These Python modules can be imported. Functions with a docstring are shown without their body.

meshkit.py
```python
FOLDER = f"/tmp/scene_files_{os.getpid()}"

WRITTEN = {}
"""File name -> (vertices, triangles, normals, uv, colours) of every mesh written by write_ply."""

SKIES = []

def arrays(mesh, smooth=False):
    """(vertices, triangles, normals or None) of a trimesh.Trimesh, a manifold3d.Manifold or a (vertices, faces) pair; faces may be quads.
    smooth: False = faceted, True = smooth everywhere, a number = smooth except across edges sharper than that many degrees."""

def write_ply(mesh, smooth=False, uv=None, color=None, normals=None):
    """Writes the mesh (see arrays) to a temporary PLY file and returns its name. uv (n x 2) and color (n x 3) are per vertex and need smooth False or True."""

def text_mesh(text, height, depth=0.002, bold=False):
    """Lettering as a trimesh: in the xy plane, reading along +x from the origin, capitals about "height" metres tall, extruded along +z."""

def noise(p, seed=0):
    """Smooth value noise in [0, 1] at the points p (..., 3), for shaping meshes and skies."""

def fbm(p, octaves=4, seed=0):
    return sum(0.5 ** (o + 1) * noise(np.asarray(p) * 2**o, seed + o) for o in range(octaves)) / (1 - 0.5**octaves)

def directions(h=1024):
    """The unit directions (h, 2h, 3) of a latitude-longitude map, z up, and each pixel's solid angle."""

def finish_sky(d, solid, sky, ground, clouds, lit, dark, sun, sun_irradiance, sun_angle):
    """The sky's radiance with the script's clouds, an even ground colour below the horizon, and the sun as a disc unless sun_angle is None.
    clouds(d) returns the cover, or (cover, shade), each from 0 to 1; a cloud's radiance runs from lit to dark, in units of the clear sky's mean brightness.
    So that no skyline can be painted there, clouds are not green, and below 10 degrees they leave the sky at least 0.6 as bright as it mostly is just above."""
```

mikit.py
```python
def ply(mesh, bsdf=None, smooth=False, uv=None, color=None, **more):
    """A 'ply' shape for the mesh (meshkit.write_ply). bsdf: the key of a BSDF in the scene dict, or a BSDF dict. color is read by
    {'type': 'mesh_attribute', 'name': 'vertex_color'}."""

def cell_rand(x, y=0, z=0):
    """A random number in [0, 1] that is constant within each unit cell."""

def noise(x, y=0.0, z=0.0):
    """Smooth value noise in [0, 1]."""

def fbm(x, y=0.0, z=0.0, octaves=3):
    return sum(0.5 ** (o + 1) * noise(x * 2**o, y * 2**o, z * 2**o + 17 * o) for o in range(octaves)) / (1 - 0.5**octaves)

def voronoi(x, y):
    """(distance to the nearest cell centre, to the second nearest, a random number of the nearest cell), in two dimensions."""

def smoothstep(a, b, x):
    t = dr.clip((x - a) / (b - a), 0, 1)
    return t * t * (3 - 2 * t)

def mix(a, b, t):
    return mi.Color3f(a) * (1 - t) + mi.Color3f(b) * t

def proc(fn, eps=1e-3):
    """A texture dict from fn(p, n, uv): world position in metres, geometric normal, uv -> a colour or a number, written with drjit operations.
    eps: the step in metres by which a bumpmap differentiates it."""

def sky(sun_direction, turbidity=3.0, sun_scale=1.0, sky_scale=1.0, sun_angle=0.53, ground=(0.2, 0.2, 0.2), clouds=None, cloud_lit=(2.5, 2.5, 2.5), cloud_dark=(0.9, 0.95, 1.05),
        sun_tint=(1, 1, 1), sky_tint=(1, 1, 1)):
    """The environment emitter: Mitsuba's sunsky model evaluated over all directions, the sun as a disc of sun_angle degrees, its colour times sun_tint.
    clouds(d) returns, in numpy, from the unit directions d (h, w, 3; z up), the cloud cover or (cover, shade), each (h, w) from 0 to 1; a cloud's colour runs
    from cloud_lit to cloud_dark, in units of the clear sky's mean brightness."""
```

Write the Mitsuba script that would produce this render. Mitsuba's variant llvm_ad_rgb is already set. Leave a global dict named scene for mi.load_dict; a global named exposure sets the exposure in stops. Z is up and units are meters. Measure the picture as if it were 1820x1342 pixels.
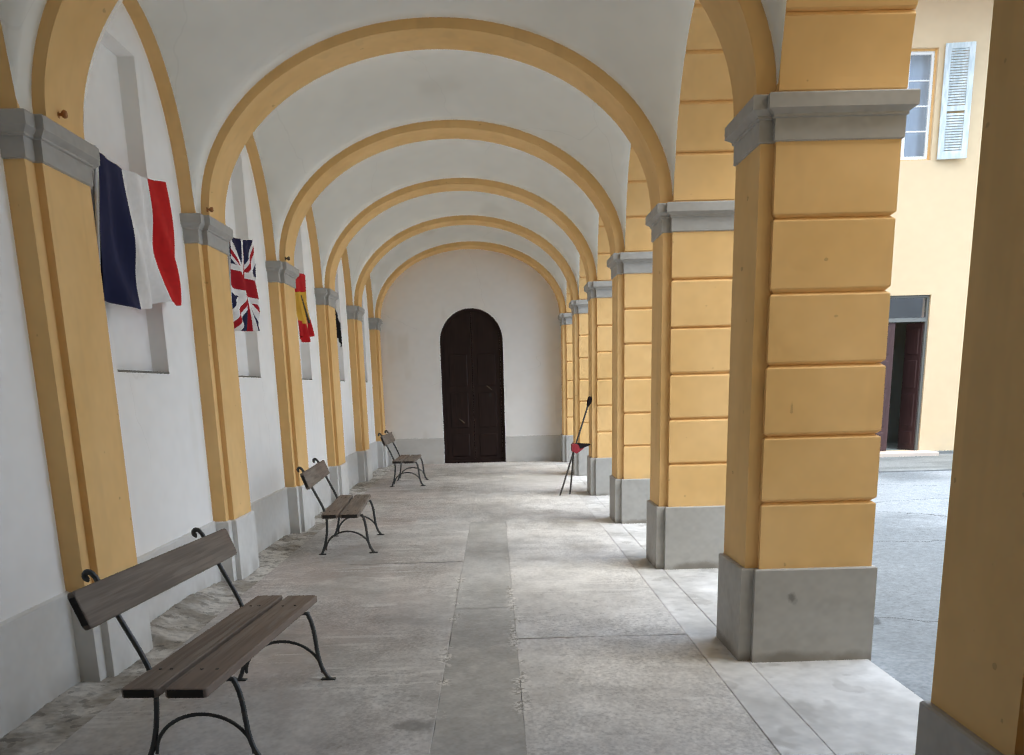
import math, random
import numpy as np, trimesh, mitsuba as mi, drjit as dr
import shapely.geometry as sg
from shapely.ops import unary_union
import mikit, meshkit
from mikit import proc, noise, fbm, voronoi, smoothstep, mix, cell_rand

random.seed(7)
RNG = np.random.default_rng(7)
scene, labels = {}, {}
T = mi.ScalarTransform4f

# ------------------------------------------------------------------ camera, sky, exposure
PITCH, YAW, ROLL, FX, CY = -0.263, 0.011, -0.026, 1750.0, 1159.5
def _cam():
    cy_, sy_, cp, sp = math.cos(YAW), math.sin(YAW), math.cos(PITCH), math.sin(PITCH)
    R = np.array([cy_, -sy_, 0])
    Yv = np.array([sy_, cy_, 0]); Z = np.array([0, 0, 1.0])
    F, U = cp*Yv + sp*Z, -sp*Yv + cp*Z
    return F, math.cos(ROLL)*U - math.sin(ROLL)*R
_F, _U = _cam()
scene['camera'] = {
    'type': 'perspective', 'fov': 2*math.degrees(math.atan(910/FX)), 'fov_axis': 'x',
    'near_clip': 0.05, 'far_clip': 2000.0,
    'principal_point_offset_x': 0.0, 'principal_point_offset_y': -(CY-671)/1342,
    'to_world': T().look_at(origin=[0, 0, 1.6], target=list(map(float, np.array([0, 0, 1.6])+_F)), up=list(map(float, _U)))}
# an overcast sky, three times as bright overhead as at the horizon, with the sun a wide soft disc behind the cloud
scene['sky'] = mikit.sky([0.56, -0.30, 0.77], turbidity=4, sun_scale=0.13, sun_angle=35, sun_tint=(0.88, 1.0, 1.14),
                         clouds=lambda d: (np.ones(d.shape[:2]), 1-np.clip(d[..., 2], 0, 1)),
                         cloud_lit=(2.30, 2.72, 3.30), cloud_dark=(0.77, 0.91, 1.10))
exposure = 3.85

# ------------------------------------------------------------------ layout numbers (metres)
Y1, S = 5.551, 3.06                    # front of the first pillar, bay length
XB, WB, XP, PN, PD = 1.471, 0.703, 1.399, 0.056, 0.566
D = PD + 2*PN
YL, XL, LD, LBK = 5.67, -2.297, 0.634, 0.11
XW, XF = -2.475, -2.365                # side wall plane, front of the flat strips behind the pilasters
PZ, CB, CM, CT = 0.552, 2.797, 2.939, 3.01
PL = 0.026
XV0, XV1 = XF, 1.503                   # vault edges
ENDY = 21.50
WTOP = 7.4
Yr = lambda i: Y1 + (i-1)*S
Yl = lambda i: YL + (i-1)*S
def lift(x, y):                        # the old floor rises a little towards the far end
    t = np.clip((np.asarray(y, float)-13.0)/7.5, 0, 1)
    return 0.055*t*t*(3-2*t)

# ------------------------------------------------------------------ helpers
def num(name):
    if name not in used: used[name] = 0; return name
    used[name] += 1
    return f'{name}_{used[name]:03d}'
used = {}
def add(key, mesh, mat, smooth=False, uv=None, parent=None, **more):
    if parent: key = parent + '__' + key
    key = num(key)
    scene[key] = mikit.ply(mesh, mat, smooth=smooth, uv=uv, **more)
    return key
def thing(name, label, cat, group=None):
    key = num(name); tag(key, label, cat, group); return key
def tag(key, label, cat, group=None):
    labels[key] = {'label': label, 'category': cat}
    if group: labels[key]['group'] = group
def struct(key, label=None):
    labels[key] = {'kind': 'structure'}
    if label: labels[key]['label'] = label
cat_ = trimesh.util.concatenate
def rect(x0, x1, y0, y1): return [(x0, y0), (x1, y0), (x1, y1), (x0, y1)]
def offset_poly(P, d):
    P = np.asarray(P, float); n = len(P); out = []
    for i in range(n):
        a, b, c = P[i-1], P[i], P[(i+1) % n]
        e1 = (b-a)/np.linalg.norm(b-a); e2 = (c-b)/np.linalg.norm(c-b)
        n1 = np.array([e1[1], -e1[0]]); n2 = np.array([e2[1], -e2[0]])
        out.append(b + d*(n1+n2)/(1+n1 @ n2))
    return np.array(out)
def prof(P, rings):
    """solid over the counter-clockwise footprint P, through the rings (z, outward offset)"""
    n = len(P); V, F = [], []
    for z, o in rings:
        Q = offset_poly(P, o); V.append(np.c_[Q, np.full(n, z)])
    for k in range(len(rings)-1):
        for i in range(n):
            j = (i+1) % n; a, b, c, d = k*n+i, k*n+j, (k+1)*n+j, (k+1)*n+i
            F += [[a, b, c], [a, c, d]]
    V = np.vstack(V)
    for k, flip in ((0, True), (len(rings)-1, False)):
        pts = V[k*n:(k+1)*n]
        v2, f2 = trimesh.creation.triangulate_polygon(sg.Polygon(pts[:, :2]), engine='earcut')
        idx = [int(np.argmin(((pts[:, :2]-q)**2).sum(1))) + k*n for q in v2]
        for f in f2:
            t = [idx[q] for q in f]
            u, w = V[t[1]]-V[t[0]], V[t[2]]-V[t[0]]
            up = u[0]*w[1]-u[1]*w[0] > 0
            F.append(t if up != flip else t[::-1])
    return trimesh.Trimesh(V, F, process=False)
def cbox(x0, x1, y0, y1, z0, z1, c=0.006):
    pts = []
    for x, sx in ((x0, 1), (x1, -1)):
        for y, sy in ((y0, 1), (y1, -1)):
            for z, sz in ((z0, 1), (z1, -1)):
                pts += [(x+c*sx, y+c*sy, z), (x+c*sx, y, z+c*sz), (x, y+c*sy, z+c*sz)]
    return trimesh.Trimesh(pts, process=False).convex_hull
def box(x0, x1, y0, y1, z0, z1):
    return trimesh.creation.box(bounds=[[x0, y0, z0], [x1, y1, z1]])
def extr_x(poly, x0, x1):
    """extrude a (y, z) polygon along x"""
    ms = []
    for g in getattr(poly, 'geoms', [poly]):
        m = trimesh.creation.extrude_polygon(g, x1-x0, engine='earcut')
        v = m.vertices; m = trimesh.Trimesh(np.c_[v[:, 2]+x0, v[:, 0], v[:, 1]], m.faces, process=False); ms.append(m)
    return cat_(ms)
def extr_y(poly, y0, y1):
    """extrude an (x, z) polygon along y"""
    ms = []
    for g in getattr(poly, 'geoms', [poly]):
        m = trimesh.creation.extrude_polygon(g, y1-y0, engine='earcut')
        v = m.vertices; m = trimesh.Trimesh(np.c_[v[:, 0], v[:, 2]+y0, v[:, 1]], m.faces[:, ::-1], process=False); ms.append(m)
    return cat_(ms)
def tube(P, r, n=8, cap=True):
    P = np.asarray(P, float); m = len(P); r = np.broadcast_to(r, (m,))
    t = np.gradient(P, axis=0); t /= np.linalg.norm(t, axis=1, keepdims=True)
    ref = np.array([0, 1.0, 0]) if abs(t[:, 1]).max() < 0.9 else np.array([1.0, 0, 0])
    a = np.cross(t, ref); a /= np.linalg.norm(a, axis=1, keepdims=True); b = np.cross(t, a)
    th = np.arange(n)*2*np.pi/n
    V = (P[:, None] + r[:, None, None]*(np.cos(th)[None, :, None]*a[:, None] + np.sin(th)[None, :, None]*b[:, None])).reshape(-1, 3)
    F = []
    for i in range(m-1):
        for j in range(n):
            k = (j+1) % n; F += [[i*n+j, i*n+k, (i+1)*n+k], [i*n+j, (i+1)*n+k, (i+1)*n+j]]
    if cap:
        V = np.vstack([V, P[:1], P[-1:]])
        for j in range(n):
            k = (j+1) % n; F += [[m*n, j, k], [m*n+1, (m-1)*n+k, (m-1)*n+j]]
    return trimesh.Trimesh(V, F, process=False)
def spline(P, n=24):
    from scipy.interpolate import CubicSpline
    P = np.asarray(P, float); d = np.r_[0, np.cumsum(np.linalg.norm(np.diff(P, axis=0), axis=1))]
    return CubicSpline(d, P)(np.linspace(0, d[-1], n))
def grid(X, Y, Z):
    h, w = X.shape; i = np.arange(h*w).reshape(h, w)
    q = np.stack([i[:-1, :-1], i[:-1, 1:], i[1:, 1:], i[1:, :-1]], -1).reshape(-1, 4)
    return (np.stack([X, Y, Z], -1).reshape(-1, 3), q)
def ell(yc, zc, a, b, n=48, t0=0.0, t1=math.pi):
    t = np.linspace(t0, t1, n)
    return np.c_[yc + a*np.cos(t), zc + b*np.sin(t)]

# ------------------------------------------------------------------ materials
def bsdf(color, rough=0.7, spec=0.3, bump=None, scale=1.0, eps=1e-3, **kw):
    c = color if isinstance(color, dict) else {'type': 'rgb', 'value': list(color)}
    b = {'type': 'principled', 'base_color': c, 'roughness': rough, 'specular': spec, **kw}
    if bump is not None: b = {'type': 'bumpmap', 'arbitrary': proc(bump, eps), 'scale': scale, 'bsdf': b}
    return {'type': 'twosided', 'bsdf': b}
def plaster_bump(p, n, uv):
    return 0.006*fbm(p.x*5, p.y*5, p.z*5, 3) + 0.0008*fbm(p.x*70, p.y*70, p.z*70, 2)
def ochre_c(p, n, uv):
    f = fbm(p.x*2.1, p.y*2.1, p.z*1.3, 3); g = fbm(p.x*16, p.y*16, p.z*12, 2)
    c = mix((0.71, 0.455, 0.185), (0.775, 0.513, 0.23), smoothstep(0.25, 0.75, f))
    c = c*(0.965 + 0.07*g)
    spot = smoothstep(0.955, 0.97, noise(p.x*14+3, p.y*14, p.z*14))
    dirt = smoothstep(0.62, 0.5, p.z)*smoothstep(0.35, 0.7, fbm(p.x*6, p.y*6, p.z*3, 2))
    c = c*(1-0.25*spot)
    run = smoothstep(0.58, 0.75, fbm(p.x*7, p.y*7, p.z*0.7, 3))
    c = mix(c, (0.56, 0.37, 0.17), 0.22*run)
    return mix(c, (0.42, 0.33, 0.2), 0.35*dirt)
scene['ochre_paint'] = bsdf(proc(ochre_c), 0.72, 0.25, plaster_bump, 1.0)
def white_c(p, n, uv):
    f = fbm(p.x*0.9, p.y*0.9, p.z*0.9, 3); g = fbm(p.x*9, p.y*9, p.z*9, 2)
    c = mix((0.80, 0.80, 0.785), (0.865, 0.865, 0.85), f)*(0.97+0.06*g)
    st = smoothstep(0.66, 0.8, fbm(p.x*3, p.y*3, p.z*0.8, 3))
    c = mix(c, (0.66, 0.64, 0.58), 0.35*st)
    d1, d2, w = voronoi(p.x*0.5+p.y*0.45+0.2*fbm(p.y*2.5, p.z*2.5, 0, 4), p.z*0.45+0.2*fbm(p.y*2.5, p.z*2.5, 6, 4))
    return c*(1-0.08*smoothstep(0.006, 0.002, d2-d1)*smoothstep(0.5, 0.62, noise(p.y*0.7, p.z*0.7, p.x)))
scene['white_plaster'] = bsdf(proc(white_c), 0.8, 0.2, plaster_bump, 1.0)
def vault_c(p, n, uv):
    f = fbm(p.x*0.8, p.y*0.8, p.z*0.8, 3); g = fbm(p.x*6, p.y*6, p.z*6, 2)
    c = mix((0.745, 0.74, 0.685), (0.82, 0.815, 0.755), f)*(0.97+0.06*g)
    st = smoothstep(0.64, 0.8, fbm(p.x*1.7+9, p.y*1.7, p.z*1.7, 3))
    c = mix(c, (0.62, 0.60, 0.53), 0.35*st)
    d1, d2, w = voronoi(p.x*0.55+0.25*fbm(p.x*2, p.y*2, p.z, 4), p.y*0.5+0.25*fbm(p.x*2, p.y*2, 6+p.z, 4))
    return c*(1-0.05*smoothstep(0.008, 0.003, d2-d1)*smoothstep(0.5, 0.62, noise(p.x*0.6, p.y*0.6, 3)))
scene['vault_plaster'] = bsdf(proc(vault_c), 0.85, 0.15, plaster_bump, 1.3)
def grey_c(p, n, uv):
    f = fbm(p.x*2.5, p.y*2.5, p.z*2.5, 3); g = fbm(p.x*25, p.y*25, p.z*25, 2)
    c = mix((0.33, 0.325, 0.305), (0.42, 0.415, 0.395), f)*(0.93+0.14*g)
    low = smoothstep(0.0, 0.45, smoothstep(0.17, 0.0, p.z)-0.15-0.95*fbm(p.x*6, p.y*6, p.z*5, 5)*smoothstep(0.2, 0.6, fbm(p.x*1.9, p.y*1.9, 2, 2)+0.25))
    c = mix(c, (0.16, 0.14, 0.115), 0.7*low)
    dd_ = dr.sqrt(dr.square((p.x-1.693)/1.0)+dr.square((p.z-0.373)/1.15))+0.05*fbm(p.x*25, p.z*25, 1, 3)
    c = c*(1-0.5*smoothstep(0.065, 0.03, dd_)*smoothstep(5.62, 5.58, p.y)*smoothstep(5.2, 5.3, p.y))
    sp = smoothstep(0.60, 0.8, fbm(p.x*9, p.y*9, p.z*9, 3))
    return c*(1-0.07*sp)
scene['grey_plinth'] = bsdf(proc(grey_c), 0.6, 0.35, plaster_bump, 1.0)
def dado_c(p, n, uv):
    f = fbm(p.x*1.5, p.y*1.5, p.z*2.5, 3); g = fbm(p.x*20, p.y*20, p.z*20, 2)
    c = mix((0.545, 0.545, 0.525), (0.64, 0.64, 0.62), f)*(0.96+0.08*g)
    low = smoothstep(0.2, 0.0, p.z)*smoothstep(0.3, 0.75, fbm(p.x*5, p.y*5, p.z*2, 3))
    return mix(c, (0.27, 0.25, 0.22), 0.5*low)
scene['grey_dado'] = bsdf(proc(dado_c), 0.65, 0.3, plaster_bump, 1.2)

def broken(p, c):     # crumbled edges along the repaired strip
    d = dr.minimum(dr.abs(p.x+0.340), dr.abs(p.x-0.100))
    k = smoothstep(0.075, 0.0, d)*smoothstep(0.50, 0.62, fbm(p.x*14, p.y*9, 3, 4))*smoothstep(0.4, 0.6, fbm(p.y*0.9, 1, 4, 2))*smoothstep(11.5, 9.5, p.y)
    g = fbm(p.x*60, p.y*60, 5, 2)
    return mix(c, mix((0.20, 0.19, 0.17), (0.62, 0.60, 0.57), smoothstep(0.35, 0.65, g)), 0.75*k)
def floor_c(p, n, uv):
    a = fbm(p.x*1.1, p.y*0.8, 0, 4); b = fbm(p.x*7, p.y*5, 3, 3); c3 = fbm(p.x*45, p.y*30, 7, 2)
    c = mix((0.378, 0.366, 0.348), (0.488, 0.479, 0.464), smoothstep(0.25, 0.75, a))
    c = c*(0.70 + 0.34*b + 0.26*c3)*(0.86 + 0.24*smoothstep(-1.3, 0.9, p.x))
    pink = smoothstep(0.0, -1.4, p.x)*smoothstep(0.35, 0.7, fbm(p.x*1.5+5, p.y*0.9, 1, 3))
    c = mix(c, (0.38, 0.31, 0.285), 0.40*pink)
    dk = smoothstep(0.52, 0.80, fbm(p.x*2.4+11, p.y*1.6, 4, 5))
    c = mix(c, (0.24, 0.23, 0.215), 0.36*dk)
    pale = smoothstep(0.5, 0.9, fbm(p.x*6.0+2, p.y*6.1, 9, 5))
    c = mix(c, (0.58, 0.575, 0.56), 0.22*pale)
    sc = smoothstep(0.70, 0.76, noise(p.x*3.0, p.y*26, 5))*smoothstep(0.5, 0.7, noise(p.x*2, p.y*2, 8))
    c = mix(c, (0.58, 0.57, 0.55), 0.35*sc)
    dot = smoothstep(0.62, 0.78, fbm(p.x*26, p.y*22, 2, 3))*smoothstep(0.45, 0.65, fbm(p.x*1.7, p.y*1.3, 12, 2))
    c = broken(p, c*(1-0.16*dot)) 
    amt = 0.05+0.22*smoothstep(0.35, 0.7, fbm(p.x*1.6+3, p.y*1.1, 15, 3))
    c = c*(1+amt*(fbm(p.x*70, p.y*48, 3, 3)-0.5)*2)
    e = dr.sqrt(dr.square((p.x+0.46)/0.15)+dr.square((p.y-4.60)/0.11))+0.9*(fbm(p.x*14, p.y*14, 6, 4)-0.5)
    c = mix(c, (0.17, 0.165, 0.155), 0.6*smoothstep(1.0, 0.6, e))
    wash = smoothstep(0.55, 0.7, fbm(p.x*1.3+40, p.y*2.6, 21, 4))
    return c*(1-0.13*wash)
def floor_b(p, n, uv):
    return 0.005*fbm(p.x*5, p.y*4, 0, 3) + 0.0015*fbm(p.x*40, p.y*34, 2, 2) - 0.002*smoothstep(0.6, 0.8, fbm(p.x*16, p.y*11, 6, 3))
def floor_r(p, n, uv):
    return 0.42 + 0.35*fbm(p.x*2.5, p.y*2, 5, 3)
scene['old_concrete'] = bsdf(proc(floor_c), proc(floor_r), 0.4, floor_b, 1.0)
def strip_c(p, n, uv):
    a = fbm(p.x*1.5+20, p.y*0.9, 0, 4); b = fbm(p.x*12, p.y*8, 3, 3)
    c = mix((0.295, 0.29, 0.275), (0.395, 0.392, 0.38), smoothstep(0.3, 0.7, a))*(0.88+0.24*b)
    pale = smoothstep(0.5, 0.85, fbm(p.x*8.0+2, p.y*7.1, 19, 5))
    c = mix(c, (0.50, 0.49, 0.47), 0.25*pale)
    return broken(p, c*(0.88+0.24*fbm(p.x*50, p.y*40, 2, 2)))
scene['strip_concrete'] = bsdf(proc(strip_c), 0.5, 0.4, floor_b, 0.6)
def border_c(p, n, uv):
    a = fbm(p.x*2+30, p.y*1.3, 0, 4); b = fbm(p.x*16, p.y*14, 3, 3)
    c = mix((0.40, 0.395, 0.38), (0.54, 0.536, 0.525), smoothstep(0.3, 0.7, a))*(0.84+0.3*b)
    dk = smoothstep(0.62, 0.72, fbm(p.x*6+4, p.y*4, 4, 3))
    return mix(c, (0.24, 0.23, 0.21), 0.35*dk)
scene['border_concrete'] = bsdf(proc(border_c), 0.55, 0.4, floor_b, 0.8)
def rough_c(p, n, uv):
    a = fbm(p.x*5, p.y*5, p.z*5, 4); b = fbm(p.x*30, p.y*30, 3, 3)
    c = mix((0.26, 0.24, 0.21), (0.47, 0.455, 0.425), smoothstep(0.32, 0.68, a))*(0.70+0.6*b)
    c = c*(1-0.35*smoothstep(0.58, 0.7, fbm(p.x*17, p.y*13, 8, 4)))
    return c
def rough_b(p, n, uv): return 0.02*fbm(p.x*9, p.y*9, p.z*9, 4)
scene['rough_concrete'] = bsdf(proc(rough_c), 0.85, 0.2, rough_b, 1.0)
def asph_c(p, n, uv):
    a = fbm(p.x*0.7, p.y*0.7, 0, 4); b = noise(p.x*60, p.y*60, 1); c2 = fbm(p.x*9, p.y*9, 2, 3)
    c = mix((0.150, 0.167, 0.180), (0.255, 0.278, 0.296), smoothstep(0.3, 0.7, a))*(0.62+0.34*b+0.40*fbm(p.x*22, p.y*22, 2, 3))
    d1, d2, w = voronoi(p.x*0.33 + 0.10*fbm(p.x*3, p.y*3, 0, 4), p.y*0.33 + 0.10*fbm(p.x*3, p.y*3, 5, 4))
    crack = smoothstep(0.014, 0.004, d2-d1)
    return c*(1-0.6*crack)
def asph_b(p, n, uv): return 0.006*fbm(p.x*50, p.y*50, 0, 2) + 0.004*fbm(p.x*3, p.y*3, 1, 3)
scene['asphalt'] = bsdf(proc(asph_c), 0.6, 0.4, asph_b, 1.0)
def pave_c(p, n, uv):
    a = fbm(p.x*0.9, p.y*2.0, 0, 4); b = fbm(p.x*20, p.y*20, 1, 2)
    return mix((0.145, 0.155, 0.155), (0.20, 0.21, 0.21), smoothstep(0.3, 0.7, a))*(0.85+0.3*b)
scene['pavement_concrete'] = bsdf(proc(pave_c), 0.6, 0.35, floor_b, 1.0)
def fac_c(p, n, uv):
    f = fbm(p.x*0.8, 0, p.z*0.6, 4); g = fbm(p.x*8, 2, p.z*8, 2)
    c = mix((0.655, 0.51, 0.325), (0.695, 0.55, 0.355), f)*(0.98+0.04*g)
    low = smoothstep(0.5, 0.0, p.z)*smoothstep(0.3, 0.7, fbm(p.x*4, 0, p.z*3, 3))
    return mix(c, (0.55, 0.47, 0.35), 0.4*low)
scene['pale_yellow_render'] = bsdf(proc(fac_c), 0.85, 0.15, plaster_bump, 1.0)
def wood_c(p, n, uv):
    g = fbm(uv.x*3.5, uv.y*85, 0, 3); h = fbm(uv.x*1.3, uv.y*11, 4, 3); r = noise(uv.x*0.6, uv.y*2, 7)
    c = mix((0.108, 0.088, 0.073), (0.176, 0.147, 0.122), smoothstep(0.25, 0.75, 0.55*g+0.45*h))
    c = mix(c, (0.150, 0.100, 0.080), 0.4*smoothstep(0.4, 0.75, r))
    w = smoothstep(0.60, 0.74, fbm(uv.x*2.0+4, uv.y*24, 9, 3))
    return mix(c, (0.22, 0.20, 0.175), 0.35*w)
def wood_b(p, n, uv): return 0.0016*fbm(uv.x*3.5, uv.y*85, 0, 3)
scene['weathered_wood'] = bsdf(proc(wood_c), 0.62, 0.35, wood_b, 1.0)
scene['end_grain'] = bsdf((0.022, 0.02, 0.018), 0.7, 0.3)
def iron_c(p, n, uv):
    r = smoothstep(0.6, 0.75, fbm(p.x*30, p.y*30, p.z*30, 2))
    return mix((0.035, 0.040, 0.042), (0.085, 0.07, 0.058), 0.6*r)
scene['painted_iron'] = bsdf(proc(iron_c), 0.45, 0.5)
scene['screw_metal'] = bsdf((0.03, 0.028, 0.026), 0.5, 0.5)
def door_c(p, n, uv):
    g = fbm(p.x*60, p.y*5, p.z*3, 3)
    return mix((0.012, 0.0065, 0.006), (0.030, 0.016, 0.014), g)
scene['dark_door_wood'] = bsdf(proc(door_c), 0.45, 0.22)
scene['sheen_metal'] = bsdf((0.12, 0.09, 0.06), 0.4, 0.5, metallic=0.7)
scene['fanlight_glass'] = bsdf((0.006, 0.006, 0.006), 0.12, 0.5)
def door2_c(p, n, uv):
    g = fbm(p.x*40, p.y*40, p.z*3, 3)
    return mix((0.050, 0.024, 0.023), (0.085, 0.042, 0.042), g)
scene['red_brown_door_wood'] = bsdf(proc(door2_c), 0.5, 0.4)
scene['room_dark'] = bsdf((0.42, 0.44, 0.40), 0.8, 0.2)
scene['grey_frame'] = bsdf((0.17, 0.175, 0.165), 0.5, 0.4)
scene['window_white'] = bsdf((0.76, 0.77, 0.75), 0.5, 0.35)
def shut_c(p, n, uv):
    w = fbm(p.x*20, p.y*20, p.z*4, 3)
    return mix((0.50, 0.575, 0.59), (0.66, 0.715, 0.72), smoothstep(0.3, 0.7, w))
scene['shutter_paint'] = bsdf(proc(shut_c), 0.6, 0.3)
scene['window_glass'] = {'type': 'thindielectric', 'int_ior': 1.52}
scene['curtain_sky_blue'] = bsdf((0.32, 0.40, 0.50), 0.9, 0.1)  # blue raised to stand for the sky reflected in the panes
scene['shadow_grey'] = bsdf((0.16, 0.155, 0.14), 0.7, 0.3)  # grey for the painted shade line at the niche feet
scene['stone_step'] = bsdf((0.58, 0.50, 0.43), 0.7, 0.3, rough_b, 0.3)
scene['roof_tile'] = bsdf((0.33, 0.16, 0.10), 0.8, 0.2)
scene['hook_copper'] = bsdf((0.36, 0.15, 0.05), 0.35, 0.5, metallic=0.3)
scene['hook_dark'] = bsdf((0.07, 0.045, 0.03), 0.5, 0.5)
scene['handle_dark'] = bsdf((0.055, 0.05, 0.045), 0.5, 0.4)
scene['bristle_dark'] = bsdf((0.015, 0.012, 0.014), 0.9, 0.1)
scene['red_plastic'] = bsdf((0.26, 0.018, 0.03), 0.4, 0.5)

# ------------------------------------------------------------------ floor, ground
bands = [('slab_l', -2.13, -0.3405, 'old_concrete'), ('strip', -0.340, 0.100, 'strip_concrete'),
         ('slab_r', 0.1005, 1.2225, 'old_concrete'), ('border', 1.224, 1.458, 'border_concrete'), ('edge', 1.460, 2.157, 'border_concrete')]
joints = [-11.6, -8.4, -5.6, -2.9, 0.16] + [Yr(i)+0.73 for i in range(0, 6)] + [ENDY]
def slab(x0, x1, y0, y1, jag=(0, 0), seed=0, cham=0.0025):
    n = max(3, int((y1-y0)/0.07)); m = max(3, int((x1-x0)/0.14))
    ys = np.linspace(y0, y1, n); ts = np.linspace(0, 1, m)
    e0 = (meshkit.fbm(np.c_[ys*7, ys*0+seed, ys*0], 3)-0.5)*jag[0]; e1 = (meshkit.fbm(np.c_[ys*7, ys*0+seed+9, ys*0], 3)-0.5)*jag[1]
    X = (x0+e0)[:, None]*(1-ts) + (x1+e1)[:, None]*ts; Y = np.repeat(ys[:, None], m, 1)
    Y = Y + 0.006*(meshkit.noise(np.stack([X*3, Y*0+seed, Y*0], -1))-0.5)*2
    tilt = RNG.uniform(-.002, .002)
    Z = lift(X, Y) + 0.004*(meshkit.fbm(np.stack([X*1.2, Y*1.2, X*0+seed], -1), 2)-0.5) + tilt*(X-x0)
    v, q = grid(X, Y, Z)
    # chamfered skirt
    ring = np.r_[np.arange(m), np.arange(1, n)*m+m-1, (n-1)*m+np.arange(m-2, -1, -1), np.arange(n-2, 0, -1)*m]
    c = v[ring]; k = len(ring); ctr = np.array([(x0+x1)/2, (y0+y1)/2, 0])
    top = v.copy()
    lo = c.copy(); inn = np.sign(c-ctr)
    ins = np.zeros_like(c)
    ins[:, 0] = np.where(np.isin(ring % m, [0, m-1]), inn[:, 0]*cham, 0); ins[:, 1] = np.where(np.isin(ring//m, [0, n-1]), inn[:, 1]*cham, 0)
    top[ring] = c - ins; lo[:, 2] -= cham; bot = lo.copy(); bot[:, 2] -= 0.09
    V = np.vstack([top, lo, bot]); b = len(v)
    F = [np.c_[q[:, [0, 1, 2]]], np.c_[q[:, [0, 2, 3]]]]
    i = np.arange(k); j = (i+1) % k
    F += [np.c_[ring[j], ring[i], b+i], np.c_[ring[j], b+i, b+j], np.c_[b+j, b+i, b+k+i], np.c_[b+j, b+k+i, b+k+j]]
    return trimesh.Trimesh(V, np.vstack(F), process=False)
fl = add('floor', box(-2.6, 2.12, -11.7, ENDY+0.3, -0.3, -0.03), 'rough_concrete'); struct(fl)
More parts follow.
